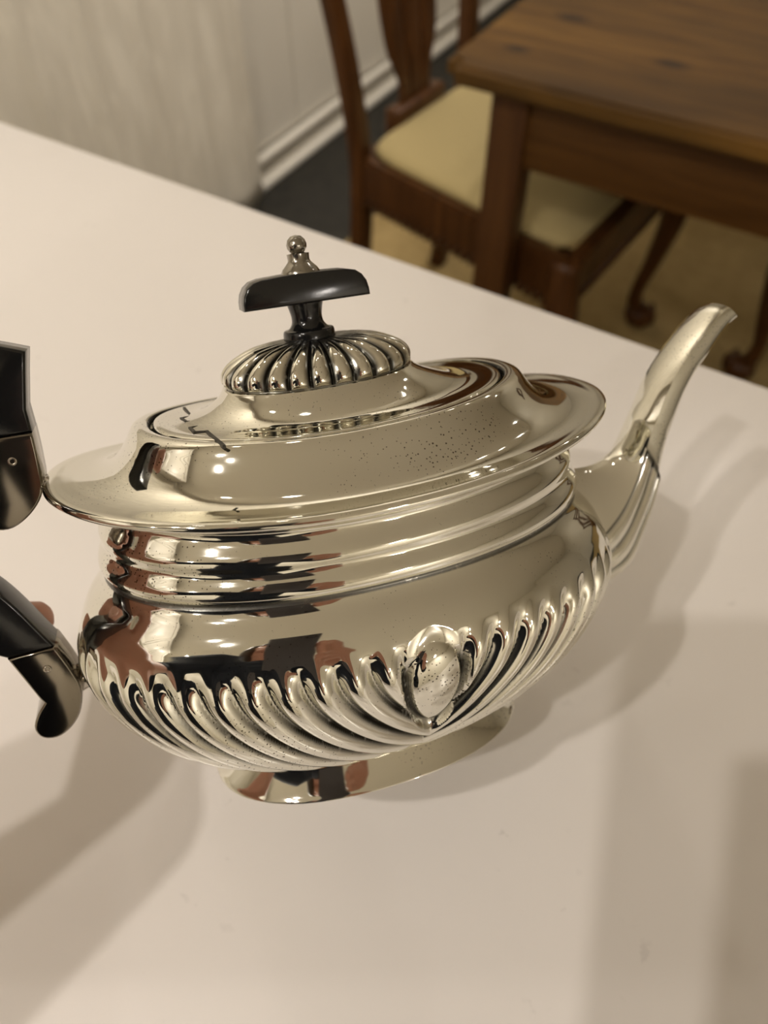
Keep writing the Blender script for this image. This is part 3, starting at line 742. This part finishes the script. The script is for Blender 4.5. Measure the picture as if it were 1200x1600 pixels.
obj('sweater', tops, NAVY, ps)
trs = rel(blob(grow([[l[0], l[1], (l[2][0], .046)] for l in legs], .014)+[[((.03, -.455, .92), .136), ((.16, -.455, .92), .136)]], .009, 5))
obj('trousers', trs, DENIM, ps)
for l in legs:
    a, b_ = Vector(l[3][0]), Vector(l[4][0])
    obj('shoe', rel(blob([[((a.x, a.y-.02, .048), .047), ((a.x, a.y, .048), .047), ((b_.x, b_.y+.02, .042), .041), ((b_.x, b_.y+.06, .036), .035)]], .006, 4)), SHOE, ps)
obj('hair', rel(blob([[((.095, -.400, 1.645), .088), ((.095, -.42, 1.60), .086), ((.095, -.44, 1.52), .066), ((.095, -.445, 1.44), .05)],
                      [((.028, -.385, 1.655), .040), ((.012, -.40, 1.57), .030), ((.02, -.42, 1.47), .030)], [((.162, -.385, 1.655), .040), ((.178, -.40, 1.57), .030), ((.17, -.42, 1.47), .030)],
                      [((.055, -.335, 1.675), .034), ((.135, -.335, 1.675), .034)]], .005, 5)), HAIR, ps)
for sx in (-1, 1):
    bme = bmesh.new(); bmesh.ops.create_uvsphere(bme, u_segments=14, v_segments=10, radius=.0115, matrix=Matrix.Translation((.095+sx*.032-.10, -.2985+.45, 1.598)))
    e = obj('eye', bme, EYEW, ps)
    bme = bmesh.new(); bmesh.ops.create_uvsphere(bme, u_segments=12, v_segments=8, radius=.0055, matrix=Matrix.Translation((.095+sx*.031-.10, -.2910+.45, 1.594)))
    obj('iris', bme, HAIR, e)
obj('lips', rel(blob([[((.074, -.290, 1.534), .0050), ((.095, -.281, 1.535), .0068), ((.116, -.290, 1.534), .0050)]], .0018, 3)), LIP, ps)

def nail(tip, base, up, r):
    tip, base, up = Vector(tip), Vector(base), Vector(up); d = (tip-base).normalized(); n = (up-d*up.dot(d)).normalized(); sd_ = n.cross(d)
    M = Matrix.Identity(4)
    for k in range(3): M[k][0], M[k][1], M[k][2], M[k][3] = d[k]*r*.80, sd_[k]*r*.66, n[k]*r*.22, (tip+n*r*.86+d*r*.15)[k]
    bn = bmesh.new(); bmesh.ops.create_uvsphere(bn, u_segments=14, v_segments=8, radius=1, matrix=Matrix.Translation((-.10, .45, 0)) @ M)
    obj('fingernail', bn, NAIL, ps)
for f in fingers[:3]: nail(f[3][0], f[2][0], Vector(W_t[:, 0]), f[3][1])
nail(thumb[3][0], thumb[2][0], Vector(W_t[:, 2])*1.0-Vector(W_t[:, 0])*.3, thumb[3][1])
nail(thR[3][0], thR[2][0], -FW, thR[3][1])

# the phone, lens at the taking position, its body behind the lens
ph = thing('smartphone', 'dark smartphone held up in the right hand to photograph the teapot', 'phone')
pm4 = m.copy(); ph.matrix_world = pm4
obj('case', box(-.058, .013, -.131, .013, .0045, .0125, .0035, 4), PHONE, ph, angle=50)
obj('screen', box(-.0555, .0105, -.1285, .0105, .0124, .0128, .0001, 1), GLASS_B, ph, smooth=False)
obj('lens_ring', lathe([(.0046, .0075), (.0030, .0075), (.0028, .0068), (.0036, .0060), (.0046, .0058)], 32, 0, 0), GLASS_B, ph)
